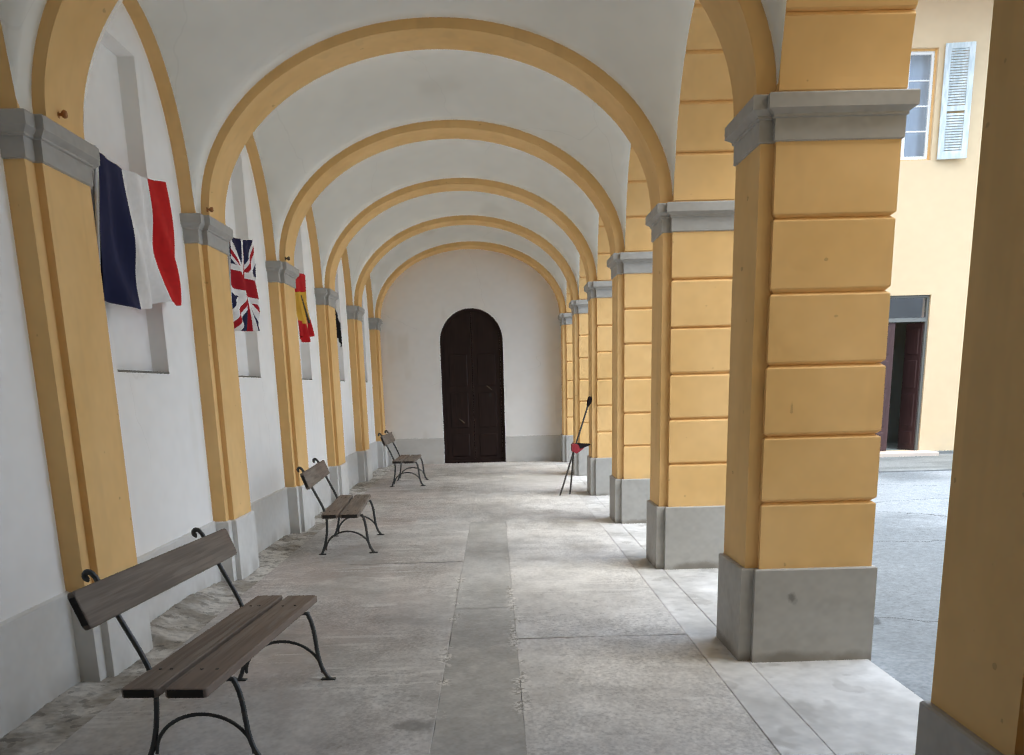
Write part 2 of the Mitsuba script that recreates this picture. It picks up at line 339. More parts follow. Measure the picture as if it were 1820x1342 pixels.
for bi, (nm, x0, x1, mat) in enumerate(bands):
    js = joints
    if nm == 'strip': js = [-11.6, -4.0, 1.9, 7.25, 9.9, 12.2, 15.46, 18.52, ENDY]
    if nm == 'edge': js = [-11.6, -4.0, Yr(0)+0.3] + [Yr(i)+0.34 for i in range(1, 7)] + [ENDY]
    for k in range(len(js)-1):
        jag = (0, 0)
        if nm == 'strip': jag = (0.012, 0.012)
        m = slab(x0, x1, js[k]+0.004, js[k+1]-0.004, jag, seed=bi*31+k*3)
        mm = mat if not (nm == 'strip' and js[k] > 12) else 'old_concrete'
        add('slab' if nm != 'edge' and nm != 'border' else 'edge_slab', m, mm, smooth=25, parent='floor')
# broken old concrete along the side wall
ys = np.concatenate([np.arange(-11.6, 3.0, 0.2), np.arange(3.0, 12.5, 0.022), np.arange(12.5, ENDY, 0.06)]); ts = np.linspace(0, 1, 22)
edge = -2.128 + 0*ys
X = -2.52 + (edge[:, None]+2.52)*ts; Yg = np.repeat(ys[:, None], 22, 1)
heap = np.clip((ys-6.42)/0.06, 0, 1)*np.clip((8.9-ys)/1.2, 0, 1)*0.085 + 0.03*np.clip((ys-9.6)/0.3, 0, 1)*np.clip((11.7-ys)/0.5, 0, 1) + 0.02*np.clip((5.9-ys)/.5, 0, 1)
Z = lift(X, Yg) - 0.004 + (heap[:, None])*np.clip(1.35-1.5*ts, 0, 1)**1.2 + (0.024*(meshkit.fbm(np.stack([X*9, Yg*6, X*0], -1), 5)-0.45) + 0.022*np.abs(meshkit.fbm(np.stack([X*22, Yg*16, X*0+5], -1), 4)-0.5) - 0.008)*np.clip(1.25-ts, 0, 1)
Z[:, -1] = lift(X[:, -1], ys) - 0.006
add('rough_edge', grid(X, Yg, Z), 'rough_concrete', smooth=40, parent='floor')
gv = np.array([[-200, -200, -0.065], [200, -200, -0.065], [200, 300, -0.065], [-200, 300, -0.065]], float)
g = add('courtyard_ground', (gv, np.array([[0, 1, 2, 3]])), 'asphalt'); struct(g)
pv = prof(rect(2.3, 17.5, 18.0, 21.7), [(-0.2, 0), (-0.045, 0), (-0.035, -0.012)])
g = add('pavement', pv, 'pavement_concrete'); struct(g)

# ------------------------------------------------------------------ side wall with niches, dado, blind arches
gw = thing('side_wall', 'long white plastered gallery wall on the left with rectangular niches and grey base', 'wall')
wy0, wy1 = -11.7, ENDY+0.3
holes = [sg.box(Yl(i)+1.12, 1.762, Yl(i)+2.19, 3.925) for i in range(0, 6)]
front = sg.box(wy0, -0.2, wy1, WTOP).difference(unary_union(holes))
add('plaster', extr_x(front, XW-0.125, XW), 'white_plaster', parent=gw)
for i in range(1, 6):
    add('niche_shadow_strip', box(XW-0.122, XW+0.003, Yl(i)+1.122, Yl(i)+2.188, 1.7625, 1.7765), 'shadow_grey', parent=gw)  # thin dark strip in place of the shade along the niche foot
    add('niche', box(XW-0.16, XW-0.123, Yl(i)+1.0, Yl(i)+2.3, 1.65, 4.05), 'white_plaster', parent=gw)
add('back_wall', box(XW-0.42, XW-0.165, wy0, wy1, -0.2, WTOP), 'white_plaster', parent=gw)
AL = (S-LD-2*LBK)/2
for i in range(0, 6):
    y0, y1 = (Yl(i)+LD+LBK if i > 0 else wy0), Yl(i+1)-LBK
    z1 = PZ-0.012 + float(lift(0, (y0+y1)/2))
    add('dado', prof(rect(XW-0.05, XW+0.022, y0-0.05, y1+0.05), [(-0.1, 0), (z1-0.012, 0), (z1, -0.012)]), 'grey_dado', parent=gw)
for i in range(0, 6):                                   # yellow blind arch of each bay, 11 cm proud of the wall
    yc = Yl(i)+LD+LBK+AL
    e = ell(yc, CT+0.006, AL, 1.225)
    half = S/2
    poly = sg.Polygon([(yc-half, CT+0.006)] + [tuple(q) for q in e[::-1]] + [(yc+half, CT+0.006), (yc+half, 4.62), (yc-half, 4.62)])
    add('blind_arch', extr_x(poly, XW-0.02, XF), 'ochre_paint', parent=gw)

# ------------------------------------------------------------------ pilasters on the side wall
Lplace = ['at the left edge, behind the near bench', 'between the tricolour flag and the cross-striped flag', 'between the second and third flags',
          'just past the red and yellow flag', 'fifth from the camera, before the far bench', 'in the corner with the end wall']
for i in range(1, 7):
    t = thing('pilaster', f'yellow wall pilaster with grey base and capital, {Lplace[i-1]}', 'pilaster', 'yellow pilasters along the white side wall')
    y0, y1 = Yl(i), Yl(i)+LD
    if i == 6: y1 = ENDY-0.08
    yb1 = min(y1+LBK, ENDY+0.02)
    def foot(o):    # T-shaped plan: o metres outward on every free side
        return [(XW-0.03, y0-LBK-o), (XF+o, y0-LBK-o), (XF+o, y0-o), (XL-0.026+o, y0-o), (XL-0.026+o, y1+o), (XF+o, y1+o), (XF+o, yb1+o), (XW-0.03, yb1+o)]
    P = foot(0); dz = float(lift(XL, y0))
    pzl = PZ-0.018+dz
    add('plinth', prof(P, [(-0.1, 0.024), (pzl-0.012, 0.024), (pzl, 0.012)]), 'grey_dado', parent=t)
    add('shaft', prof(P, [(pzl-0.02, 0), (CB+0.01, 0)]), 'ochre_paint', parent=t)
    add('capital', prof(P, [(CB-0.006, 0.006), (CB, 0.014), (CB+0.098, 0.014), (CB+0.103, 0.026), (CB+0.115, 0.026), (CM-0.006, 0.05), (CM, 0.056), (CT-0.006, 0.056), (CT, 0.05), (CT+0.003, 0.0)]), 'grey_plinth', parent=t)

# ------------------------------------------------------------------ arcade pillars on the courtyard side
Rname = ['dark yellow pillar cut off by the right edge of the picture, nearest of the row', 'large yellow banded pillar standing right of centre, second of the row',
         'third yellow banded pillar of the row, behind the largest one', 'fourth yellow banded pillar of the row', 'fifth yellow banded pillar, the one the broom leans on',
         'sixth yellow banded pillar, behind the broom', 'last yellow banded pillar of the row, touching the end wall']
def pillar(i):
    t = thing('pillar', Rname[i] + ', on a grey base', 'pillar', 'banded yellow pillars of the arcade')
    y = Yr(i); y1 = y + D; dz = float(lift(XB, y))
    xr, xl = XB+WB-PL, XB+PL
    P = [(xl, y+PL), (xr, y+PL), (xr, y1-PL), (xl, y1-PL), (xl, y+PN+PD-PL*0.5), (XP+PL, y+PN+PD-PL*0.5), (XP+PL, y+PN+PL*0.5), (xl, y+PN+PL*0.5)]
    pz = PZ + dz - (0.03 if i == 3 else 0)
    add('plinth', prof(P, [(-0.2, PL), (pz-0.008, PL), (pz, PL-0.008)]), 'grey_plinth', parent=t)
    add('pilaster_strip', prof(rect(XP+PL, xl+0.1, y+PN+PL*0.5, y+PN+PD-PL*0.5), [(pz-0.02, 0), (CB+0.01, 0)]), 'ochre_paint', parent=t)
    R = rect(xl, xr, y+PL, y1-PL)
    zs = np.linspace(pz, CB, 7); zs[1:6] += RNG.uniform(-0.005, 0.005, 5)
    for k in range(6):
        o = RNG.uniform(-0.0025, 0.0015); a, b = RNG.uniform(0.014, 0.021, 2)
        r = [(zs[k]+0.0005, -0.024), (zs[k]+a, o-0.001), (zs[k]+a+0.004, o), (zs[k+1]-b-0.004, o), (zs[k+1]-b, o-0.001), (zs[k+1]-0.0005, -0.024)]
        if k == 0: r[:3] = [(zs[0]-0.02, o)]
        if k == 5: r[-3:] = [(zs[6]+0.02, o)]
        add('block', prof(R, r), 'ochre_paint', parent=t)
    add('capital', prof(P, [(CB-0.006, 0.004), (CB, 0.012), (CB+0.102, 0.012), (CB+0.106, 0.022), (CB+0.120, 0.022), (CM-0.004, 0.05), (CM, 0.057), (CT-0.006, 0.057), (CT, 0.05), (CT+0.003, 0.0)]), 'grey_plinth', parent=t)
for i in range(0, 7): pillar(i)

# arcade wall over the pillars, with one ring of banded arch stones per bay
aw = thing('arcade_wall', 'yellow arcade wall above the pillars with banded round arches open to the courtyard', 'wall')
AR, BR, ZS = (S-D)/2+PL, 1.30, CT+0.002
def arc(yc, o, n=64): return ell(yc, ZS, AR+o, BR+o, n)
wall = sg.box(-11.7, ZS, ENDY+0.3, WTOP)
cut = []
for i in range(0, 6):
    yc = Yr(i)+D+(S-D)/2
    cut.append(sg.Polygon([tuple(q) for q in arc(yc, 0.03)] + [(yc-AR-0.03, ZS-0.1), (yc+AR+0.03, ZS-0.1)]))
add('core', extr_x(wall.difference(unary_union(cut)), XV1+0.004, XB+WB-PL-0.004), 'ochre_paint', parent=aw)
for i in range(0, 6):
    yc = Yr(i)+D+(S-D)/2
    tt = np.linspace(0, math.pi, 400); pts = np.c_[AR*np.cos(tt), BR*np.sin(tt)]
    L = np.r_[0, np.cumsum(np.linalg.norm(np.diff(pts, axis=0), axis=1))]
    nv = 11; bounds = np.interp(np.linspace(0, L[-1], nv+1), L, tt)
    for k in range(nv):
        ta, tb = bounds[k], bounds[k+1]
        def ring_(o, ex):
            d = ex/ ((AR+BR)/2)
            t = np.linspace(ta+d, tb-d, 7)
            return np.c_[yc+(AR+o)*np.cos(t), ZS+(BR+o)*np.sin(t)]
        # cross-section through the thickness: chamfer at both radial joints
        inner, sh, outer = ring_(0.0, 0.018), ring_(0.022, 0.001), ring_(0.34, 0.001)
        poly = np.vstack([inner, sh[::-1][:1], outer[::-1], sh[:1]])
        poly = sg.Polygon(poly)
        if not poly.is_valid: poly = poly.buffer(0)
        add('arch_stone', extr_x(poly, XV1-0.002, XB+WB-PL+0.012), 'ochre_paint', parent=aw)
# unseen infill behind the camera, added to close the arcade to courtyard light
add('infill', box(XB+0.03, XB+WB-0.05, -11.7, Yr(0)+0.02, -0.2, ZS+0.1), 'ochre_paint', parent=aw)

# ------------------------------------------------------------------ transverse arches
AX, XC, RISE = 1.848, -0.449, 1.322
Aname = ['nearest yellow arch band, cut off by the top of the picture', 'yellow arch band whose whole curve shows, largest in view', 'third yellow arch band across the vault',
         'fourth yellow arch band across the vault', 'fifth yellow arch band across the vault', 'yellow arch band lying against the white end wall above the dark door']
for i in range(1, 7):
    y0, y1 = Yr(i)+0.086, Yr(i)+0.584
    if i == 6: y1 = ENDY+0.01
    inn = ell(XC, CT+0.004, AX, RISE, 72); out = ell(XC, CT+0.004, AX+0.13, RISE+0.26, 72)
    m = extr_y(sg.Polygon(np.vstack([inn, out[::-1]])), y0, y1)
    v = m.vertices.copy(); v[:, 1] += 0.10*(XP-v[:, 0])/(XP-XL) - (0.10*(XP-v[:, 0])/(XP-XL)*(v[:, 1] > y0+0.1) if i == 6 else 0)
    a = add('transverse_arch', trimesh.Trimesh(v, m.faces, process=False), 'ochre_paint', smooth=25)
    tag(a, Aname[i-1] + ', spanning the gallery', 'arch', 'yellow arch bands across the vault')

# ------------------------------------------------------------------ vault
vt = thing('vault', 'pale grey white plastered vaulted ceiling of the gallery between the yellow arch bands', 'vault')
xc, ax = (XV0+XV1)/2, (XV1-XV0)/2
for i in range(-4, 6):
    ya, yb = Yr(i)+0.30, Yr(i+1)+0.30
    yy = np.linspace(0, 1, 61); yy = 0.5-0.5*np.cos(np.pi*yy)
    xx = 0.5-0.5*np.cos(np.pi*np.linspace(0, 1, 61))
    X = XV0+(XV1-XV0)*np.repeat(xx[None], 61, 0)
    Tx = 1.398*np.sqrt(np.clip(1-((X-xc)/ax)**2, 0, 1))
    u = xx
    # side curves: blind arch on the left, open arch on the right, blended across
    Yv = ya+(yb-ya)*np.repeat(yy[:, None], 61, 1)
    ycl, ycr = Yl(i)+LD+LBK+AL, Yr(i)+D+(S-D)/2
    Wl = 1.225*np.sqrt(np.clip(1-((Yv-ycl)/AL)**2, 0, 1)); Wr = BR*np.sqrt(np.clip(1-((Yv-ycr)/AR)**2, 0, 1))
    W = Wl*(1-u)+Wr*u
    Z = CT+0.004+(np.abs(Tx)**3.2+np.abs(W)**3.2)**(1/3.2)
    add('bay_vault', grid(X, Yv, Z), 'vault_plaster', smooth=True, parent=vt)
rf = add('roof_slab', box(XW-0.5, XB+WB+0.3, -11.8, ENDY+0.35, WTOP, WTOP+0.2), 'roof_tile', parent=vt)

# ------------------------------------------------------------------ end wall with the dark door
ew = thing('end_wall', 'white plastered end wall of the gallery with a grey base band and a round-topped door', 'wall')
DX0, DX1, DZ, DR = -1.10, 0.212, 2.545, 0.656
dc = (DX0+DX1)/2; fz = 0.055
door = sg.Polygon([(DX0, -0.3), (DX1, -0.3)] + [tuple(q) for q in ell(dc, DZ, DR, DR, 40)])
add('plaster', extr_y(sg.box(XW-0.3, -0.2, XB+0.4, WTOP).difference(door), ENDY, ENDY+0.35), 'white_plaster', parent=ew)
add('dado', prof(rect(XW+0.1, DX0, ENDY-0.022, ENDY+0.02), [(-0.1, 0), (0.582, 0), (0.592, -0.01)]), 'grey_dado', parent=ew)
add('dado', prof(rect(DX1, XB+0.3, ENDY-0.022, ENDY+0.02), [(-0.1, 0), (0.582, 0), (0.592, -0.01)]), 'grey_dado', parent=ew)
add('outer_wall', box(XW-0.3, XB+WB, ENDY+0.36, ENDY+0.6, -0.2, WTOP), 'white_plaster', parent=ew)
dd = thing('door', 'dark brown double door with a round top in the white end wall', 'door')
fy = ENDY+0.10
ring = door.intersection(sg.box(-9, fz, 9, 9)); inner = ring.buffer(-0.06)
add('frame', extr_y(ring.difference(inner), fy-0.02, fy+0.14), 'dark_door_wood', parent=dd)
for s in (0, 1):
    x0, x1 = (DX0, dc-0.003) if s == 0 else (dc+0.003, DX1)
    half = inner.buffer(-0.003).intersection(sg.box(x0, fz+0.01, x1, 9))
    lf = add('leaf', extr_y(half, fy+0.01, fy+0.06), 'dark_door_wood', parent=dd)
    a, b = (DX0+0.062+0.10, dc-0.003-0.10) if s == 0 else (dc+0.003+0.10, DX1-0.062-0.10)
    for z0, z1 in ((fz+0.12, 0.66), (0.78, 1.52), (1.64, 2.30)):
        add('panel', cbox(a, b, fy-0.004, fy+0.03, z0, z1, 0.02), 'dark_door_wood', parent=lf)
    top = half.intersection(sg.box(a, 2.42, b, 9)).buffer(-0.04)
    add('panel', extr_y(top, fy+0.0, fy+0.03), 'dark_door_wood', parent=lf)
    hx, hz = ((-0.70, 0.93) if s == 0 else (-0.10, 1.60))
    h = tube([(hx-0.055, fy-0.03, hz+0.045), (hx, fy-0.045, hz), (hx+0.055, fy-0.03, hz-0.045)], [0.009, 0.012, 0.009], 8)
    add('handle', h, 'sheen_metal', smooth=40, parent=lf)  # short diagonal bars modelled in place of sheen streaks on the leaves
add('lock_plate', cbox(-0.11, -0.05, fy-0.008, fy+0.02, 1.40, 1.50, 0.006), 'end_grain', parent=dd + '__leaf_001' if dd + '__leaf_001' in scene else dd)

# unseen gallery end, set far behind the camera so less light bounces forward
bw = add('back_wall', box(XW-0.3, XB+0.1, -11.75, -11.6, -0.2, WTOP), 'white_plaster')
tag(bw, 'unseen white wall added far behind the camera to cut bounced light', 'wall')

# ------------------------------------------------------------------ buildings round the courtyard
fb = thing('courtyard_house', 'pale yellow rendered house across the courtyard with a shuttered window and an open door', 'house')
FY = 21.70
WX0, WX1, WZ0, WZ1 = 7.83, 8.975, 5.83, 7.86
OX0, OX1, OZ0, OZ1 = 7.95, 9.21, 0.04, 3.25
fw = sg.box(2.16, -0.2, 18.0, 9.3).difference(sg.box(WX0, WZ0, WX1, WZ1)).difference(sg.box(OX0, OZ0, OX1, OZ1))
for wx, wz in ((4.2, 5.83), (12.2, 5.83), (15.4, 5.83)): fw = fw.difference(sg.box(wx, wz, wx+1.15, wz+2.03))
add('wall', extr_y(fw, FY, FY+0.4), 'pale_yellow_render', parent=fb)
# roof with an overhanging eave
rp = np.array([(FY-1.45, 9.10), (FY-1.45, 9.22), (FY+4.0, 11.0), (FY+9.0, 9.2), (FY+9.0, 9.1)])
add('roof', extr_x(sg.Polygon(rp), 1.6, 18.6), 'roof_tile', parent=fb)
add('cornice', extr_x(sg.Polygon([(FY-0.001, 8.95), (FY-0.22, 9.095), (FY+0.1, 9.095), (FY+0.1, 8.95)]), 2.2, 18.0), 'pale_yellow_render', parent=fb)
def window(x0, first):
    x1, z0, z1 = x0+WX1-WX0, WZ0, WZ1
    w = num(fb + '__window'); yb = FY+0.10
    fr = sg.box(x0, z0, x1, z1).difference(sg.box(x0+0.035, z0+0.03, x1-0.035, z1-0.035))
    scene[w] = mikit.ply(extr_y(fr, yb-0.02, yb+0.08), 'ochre_paint' if first else 'window_white')
    xm = (x0+x1)/2
    for a, b in ((x0+0.037, xm-0.002), (xm+0.002, x1-0.037)):
        sash = sg.box(a, z0+0.032, b, z1-0.037).difference(sg.box(a+0.055, z0+0.09, b-0.055, z1-0.095))
        add('sash', extr_y(sash, yb, yb+0.05), 'window_white', parent=w)
        for k in range(1, 4):
            zz = z0+0.09+(z1-z0-0.185)*k/4
            add('glazing_bar', box(a+0.05, b-0.05, yb+0.006, yb+0.04, zz-0.012, zz+0.012), 'window_white', parent=w)
        add('pane', (np.array([[a+0.05, yb+0.022, z0+0.085], [b-0.05, yb+0.022, z0+0.085], [b-0.05, yb+0.022, z1-0.09], [a+0.05, yb+0.022, z1-0.09]]), np.array([[0, 1, 2, 3]])), 'window_glass', parent=w)
    yy = FY+0.36+0.02*np.sin(np.linspace(0, 30, 60)); xx = np.linspace(x0-0.1, x1+0.1, 60)
    X = np.stack([xx, xx]); Yc = np.stack([yy, yy]); Zc = np.stack([xx*0+z0-0.1, xx*0+z1+0.1])
    add('curtain', grid(X, Yc, Zc), 'curtain_sky_blue', smooth=True, parent=w)
    return w
window(WX0, True)
for wx in (4.2, 12.2, 15.4): window(wx, False)
def shutter(xh, side, w=0.565, ang=8):
    s = num(fb + '__shutter')
    z0, z1 = WZ0-0.005, WZ1+0.05
    M = T().translate([xh, FY-0.045, 0]).rotate([0, 0, 1], -side*ang)
    a, b = (0.0, w) if side > 0 else (-w, 0.0)
    fr = sg.box(a, z0, b, z1)
    zm = z0+0.92
    for q in ((z0+0.12, zm-0.045), (zm+0.045, z1-0.10)): fr = fr.difference(sg.box(a+0.11, q[0], b-0.11, q[1]))
    scene[s] = mikit.ply(extr_y(fr, -0.022, 0.022), 'shutter_paint', to_world=M)
    zz = z0+0.14
    sl = trimesh.Trimesh(*[np.asarray(q) for q in (box(a+0.105, b-0.105, -0.026, 0.026, -0.004, 0.004).vertices, box(0, 1, 0, 1, 0, 1).faces)])
    R = trimesh.transformations.rotation_matrix(math.radians(54), [1, 0, 0]); sl.apply_transform(R)
    d = mikit.ply(sl, 'shutter_paint')
    while zz < z1-0.12:
        if abs(zz-zm) > 0.06:
            scene[num(s + '__slat')] = {**d, 'to_world': M @ T().translate([0, 0, zz])}
        zz += 0.048
    return s
shutter(WX1+0.11, 1)
shutter(WX0-0.11, -1)
# open door of the house
od = num(fb + '__door')
oy = FY+0.06
fr = sg.box(OX0, OZ0, OX1, OZ1).difference(sg.box(OX0+0.05, OZ0-1, OX1-0.05, 2.72)).difference(sg.box(OX0+0.05, 2.80, OX1-0.05, OZ1-0.05))
scene[od] = mikit.ply(extr_y(fr, oy, oy+0.1), 'grey_frame')
add('transom_pane', (np.array([[OX0+0.04, oy+0.05, 2.79], [OX1-0.04, oy+0.05, 2.79], [OX1-0.04, oy+0.05, 3.21], [OX0+0.04, oy+0.05, 3.21]]), np.array([[0, 1, 2, 3]])), 'window_glass', parent=od)
om = 8.54
def leaf(x0, x1):
    m = [cbox(x0, x1, -0.02, 0.02, OZ0+0.01, 2.71, 0.005)]
    for z0, z1 in ((0.16, 0.45), (0.55, 1.25), (1.35, 1.95), (2.05, 2.6)):
        m.append(cbox(x0+0.08, x1-0.08, -0.034, 0.034, z0, z1, 0.02))
    return cat_(m)
lf = leaf(0, om-OX0-0.055); lf.apply_translation([OX0+0.055, oy+0.05, 0])
add('leaf', lf, 'red_brown_door_wood', parent=od)
lf = leaf(-0.57, 0); lf.apply_transform(trimesh.transformations.rotation_matrix(math.radians(-78), [0, 0, 1])); lf.apply_translation([OX1-0.06, oy+0.07, 0])
add('leaf', lf, 'red_brown_door_wood', parent=od)
room = cat_([box(OX0-1.2, OX1+1.2, FY+3.0, FY+3.1, 0, 3.6), box(OX0-1.3, OX0-1.2, FY+0.41, FY+3.0, 0, 3.6), box(OX1+1.2, OX1+1.3, FY+0.41, FY+3.0, 0, 3.6),
             box(OX0-1.2, OX1+1.2, FY+0.41, FY+3.0, 3.5, 3.6), box(OX0-1.2, OX1+1.2, FY+0.0, FY+3.0, -0.1, 0.03)])
add('room', room, 'room_dark', parent=fb)
add('inner_door', cat_([cbox(8.3, 9.3, FY+2.93, FY+2.99, 0.04, 2.3, 0.01), cbox(8.2, 9.4, FY+2.9, FY+2.95, 2.3, 2.42, 0.01)]), 'grey_frame', parent=fb)
add('doorstep', prof(rect(7.55, 9.42, FY-0.55, FY+0.03), [(-0.1, 0), (0.03, 0), (0.045, -0.012)]), 'stone_step', parent=fb)
add('base_band', prof(rect(9.45, 18.0, FY-0.02, FY+0.02), [(-0.1, 0), (0.02, 0), (0.03, -0.008)]), 'pavement_concrete', parent=fb)
# unseen wing added on the near side of the courtyard to shade the first pillars
nw = thing('shading_wing', 'unseen yellow rendered wing added on the near side of the courtyard for its shade', 'house')
add('wall', box(XB+WB+0.004, 9.0, -9.0, Yr(0)+0.69, -0.2, 6.7), 'pale_yellow_render', parent=nw)
add('roof', extr_x(sg.Polygon([(-9.5, 6.7), (Yr(0)+0.95, 6.7), (Yr(0)+0.95, 6.8), (-3, 8.4), (-9.5, 6.8)]), XB+WB+0.02, 9.4), 'roof_tile', parent=nw)

# ------------------------------------------------------------------ benches
def plank(x0, x1, z, th, L, r=0.03):
    """plank lying along y, rounded corners at its ends; uv along / across"""
    p = sg.box(x0, -L/2, x1, L/2).buffer(-r).buffer(r, quad_segs=5)
    n = list(p.exterior.coords)[:-1]
    n = n if p.exterior.is_ccw else n[::-1]
    m = prof(n, [(z-th, -0.004), (z-th+0.004, 0), (z-0.005, 0), (z, -0.005)])
    return m
def bench(name, lab, front_near, yaw, L=1.88, gap=1.29):
    t = thing(name, lab, 'bench', 'iron and wood benches along the side wall')
    M = T().translate([front_near[0], front_near[1]+gap/2, float(lift(0, front_near[1]+gap/2))]).rotate([0, 0, 1], yaw)
    def put(key, m, mat, smooth=35, uv=None, parent=t):
        k = num(parent + '__' + key); scene[k] = mikit.ply(m, mat, smooth=smooth if uv is None else False, uv=uv, to_world=M); return k
    def wood(m, off):
        n = (m.vertices[m.faces]).reshape(-1, 3); q = trimesh.Trimesh(n, np.arange(len(n)).reshape(-1, 3), process=False)
        return q, np.c_[q.vertices[:, 1]+off, q.vertices[:, 0]*1.0+q.vertices[:, 2]*0.7+off]
    # across the bench: x = 0 at the front feet, towards the wall negative
    def ends(key, parent, m, thick=0.004):
        pass
    for k, (x0, x1, z, dx) in enumerate(((-0.262, -0.082, 0.438, 0.0), (-0.446, -0.288, 0.440, 0.03))):
        m = plank(x0, x1, z, 0.04, L, 0.02)
        q, uv = wood(m, 3.1*k+front_near[1]); pk = put('seat_plank', q, 'weathered_wood', uv=uv)
        for e in (-1, 1):
            ye = e*(L/2+0.0015)
            put('end_grain', cbox(x0+0.014, x1-0.014, min(ye, ye-e*0.01), max(ye, ye-e*0.01), z-0.037, z-0.004, 0.002), 'end_grain', parent=pk)
        for e in (-1, 1):
            for xx in (x0+0.055, x1-0.055):
                put('screw', trimesh.creation.cylinder(0.008, 0.004, sections=10, transform=trimesh.transformations.translation_matrix([xx, e*gap/2, z+0.001])), 'screw_metal', parent=pk)
    # back board, leaning towards the wall
    bm = plank(-0.083, 0.083, 0.0, 0.036, L-0.02, 0.022)
    q, uv = wood(bm, 7.7+front_near[1])
    R = trimesh.transformations.rotation_matrix(math.radians(-72), [0, 1, 0]); R2 = trimesh.transformations.translation_matrix([-0.556, 0, 0.765])
    # board: local x across -> up; top surface faces the seat
    A = np.array([[-math.sin(math.radians(20)), 0, math.cos(math.radians(20)), -0.560], [0, 1, 0, 0], [math.cos(math.radians(20)), 0, math.sin(math.radians(20)), 0.772], [0, 0, 0, 1.0]])
    q.apply_transform(A)
    if np.linalg.det(A[:3, :3]) < 0: q.invert()
    bk = put('back_board', q, 'weathered_wood', uv=uv)
    for e in (-1, 1):
        ye = e*((L-0.02)/2+0.0015)
        c = cbox(-0.062, 0.062, min(ye, ye-e*0.01), max(ye, ye-e*0.01), -0.034, -0.004, 0.002); c.apply_transform(A); c.fix_normals()
        put('end_grain', c, 'end_grain', parent=bk)
    # cast iron end frames
    for e in (-1, 1):
        y0 = e*gap/2
        back = spline([(-0.50, y0, 0.006), (-0.462, y0, 0.10), (-0.432, y0, 0.25), (-0.434, y0, 0.405), (-0.492, y0, 0.56), (-0.568, y0, 0.72), (-0.628, y0, 0.855)], 30)
        th = np.linspace(0.2, 4.6, 16); rr = np.linspace(0.024, 0.011, 16)
        scr = np.c_[-0.660+rr*np.cos(th), np.full(16, y0), 0.858+rr*np.sin(th)]
        fl_ = lambda P, r: tube(P, r, 8)
        bl = put('back_leg', fl_(np.vstack([back, scr]), np.r_[np.full(30, 0.0128), np.linspace(0.0128, 0.014, 16)]), 'painted_iron')
        frn = spline([(0.03, y0, 0.006), (0.0, y0, 0.05), (-0.035, y0, 0.22), (-0.075, y0, 0.398)], 18)
        put('front_leg', fl_(frn, 0.013), 'painted_iron')
        put('foot', cbox(-0.02, 0.065, y0-0.016, y0+0.016, 0.0, 0.012, 0.004), 'painted_iron')
        put('foot', cbox(-0.53, -0.455, y0-0.016, y0+0.016, 0.0, 0.012, 0.004), 'painted_iron')
        put('seat_rail', cbox(-0.475, -0.06, y0-0.017, y0+0.017, 0.386, 0.3985, 0.003), 'painted_iron')
        ar = np.c_[-0.232+0.222*np.cos(np.linspace(math.pi, 0, 24)), np.full(24, y0), 0.045+0.185*np.sin(np.linspace(math.pi, 0, 24))]
        put('arched_brace', fl_(ar, 0.009), 'painted_iron')
    return t
bench('bench', 'wooden bench with black iron legs nearest the camera, at the lower left', (-1.067, 4.165), -4.0)
bench('bench', 'middle one of the three wooden benches, below the red and yellow flag', (-1.335, 10.0), 3.2)
bench('bench', 'farthest and smallest wooden bench, left of the dark door', (-1.262, 16.75), 0.0, L=1.62, gap=1.05)

# ------------------------------------------------------------------ flags
def frac(v, w): return v/w
NAVY, RED, WHITE = (0.012, 0.016, 0.06), (0.50, 0.012, 0.012), (0.74, 0.74, 0.74)
def fr_c(p, n, uv):
    w = 0.022*dr.sin(5.5*uv.y+0.6)
    c = dr.select(uv.x+w < 0.345, mi.Color3f(*NAVY), dr.select(uv.x+1.4*w < 0.71, mi.Color3f(*WHITE), mi.Color3f(*RED)))
    return c*(0.94+0.12*fbm(uv.x*40, uv.y*40, 0, 2))
def uk_c(p, n, uv):
    x, y = (uv.x-0.5)*2.0, (uv.y-0.5)*1.2          # 2 : 1.2 field
    m = 0.6
    d1 = dr.abs(x*m - y)/math.sqrt(1+m*m); d2 = dr.abs(x*m + y)/math.sqrt(1+m*m)
    c = mi.Color3f(0.010, 0.013, 0.05)
    dw = (d1 < 0.115) | (d2 < 0.115); c = dr.select(dw, mi.Color3f(*WHITE), c)
    s1 = (x*m-y)*dr.sign(x); s2 = (x*m+y)*dr.sign(x)
    r1 = (s1 > -0.075) & (s1 < 0.0); r2 = (s2 > 0.0) & (s2 < 0.075)
    RC = mi.Color3f(0.36, 0.012, 0.02)
    c = dr.select(r1 | r2, RC, c)
    c = dr.select((dr.abs(x) < 0.20) | (dr.abs(y) < 0.20), mi.Color3f(*WHITE), c)
    c = dr.select((dr.abs(x) < 0.12) | (dr.abs(y) < 0.12), RC, c)
    return c*(0.94+0.12*fbm(uv.x*40, uv.y*40, 0, 2))
def es_c(p, n, uv):
    Y_ = mi.Color3f(0.62, 0.36, 0.045); R_ = mi.Color3f(0.46, 0.012, 0.015)
    c = dr.select((uv.y > 0.27) & (uv.y < 0.73), Y_, R_)
    e = dr.sqrt(dr.square((uv.x-0.72)/0.11)+dr.square((uv.y-0.33)/0.16))
    c = dr.select(e < 1, mix((0.45, 0.12, 0.06), (0.66, 0.48, 0.22), smoothstep(0.4, 0.6, noise(uv.x*26, uv.y*18, 3))), c)
    return c*(0.94+0.12*fbm(uv.x*40, uv.y*40, 0, 2))
for k, f in (('tricolour_cloth', fr_c), ('cross_cloth', uk_c), ('banded_cloth', es_c)):
    scene[k] = bsdf(proc(f), 0.8, 0.15, sheen=0.3)
scene['black_cloth'] = bsdf((0.008, 0.008, 0.008), 0.9, 0.1)
scene['pole_white'] = bsdf((0.55, 0.58, 0.62), 0.5, 0.3)
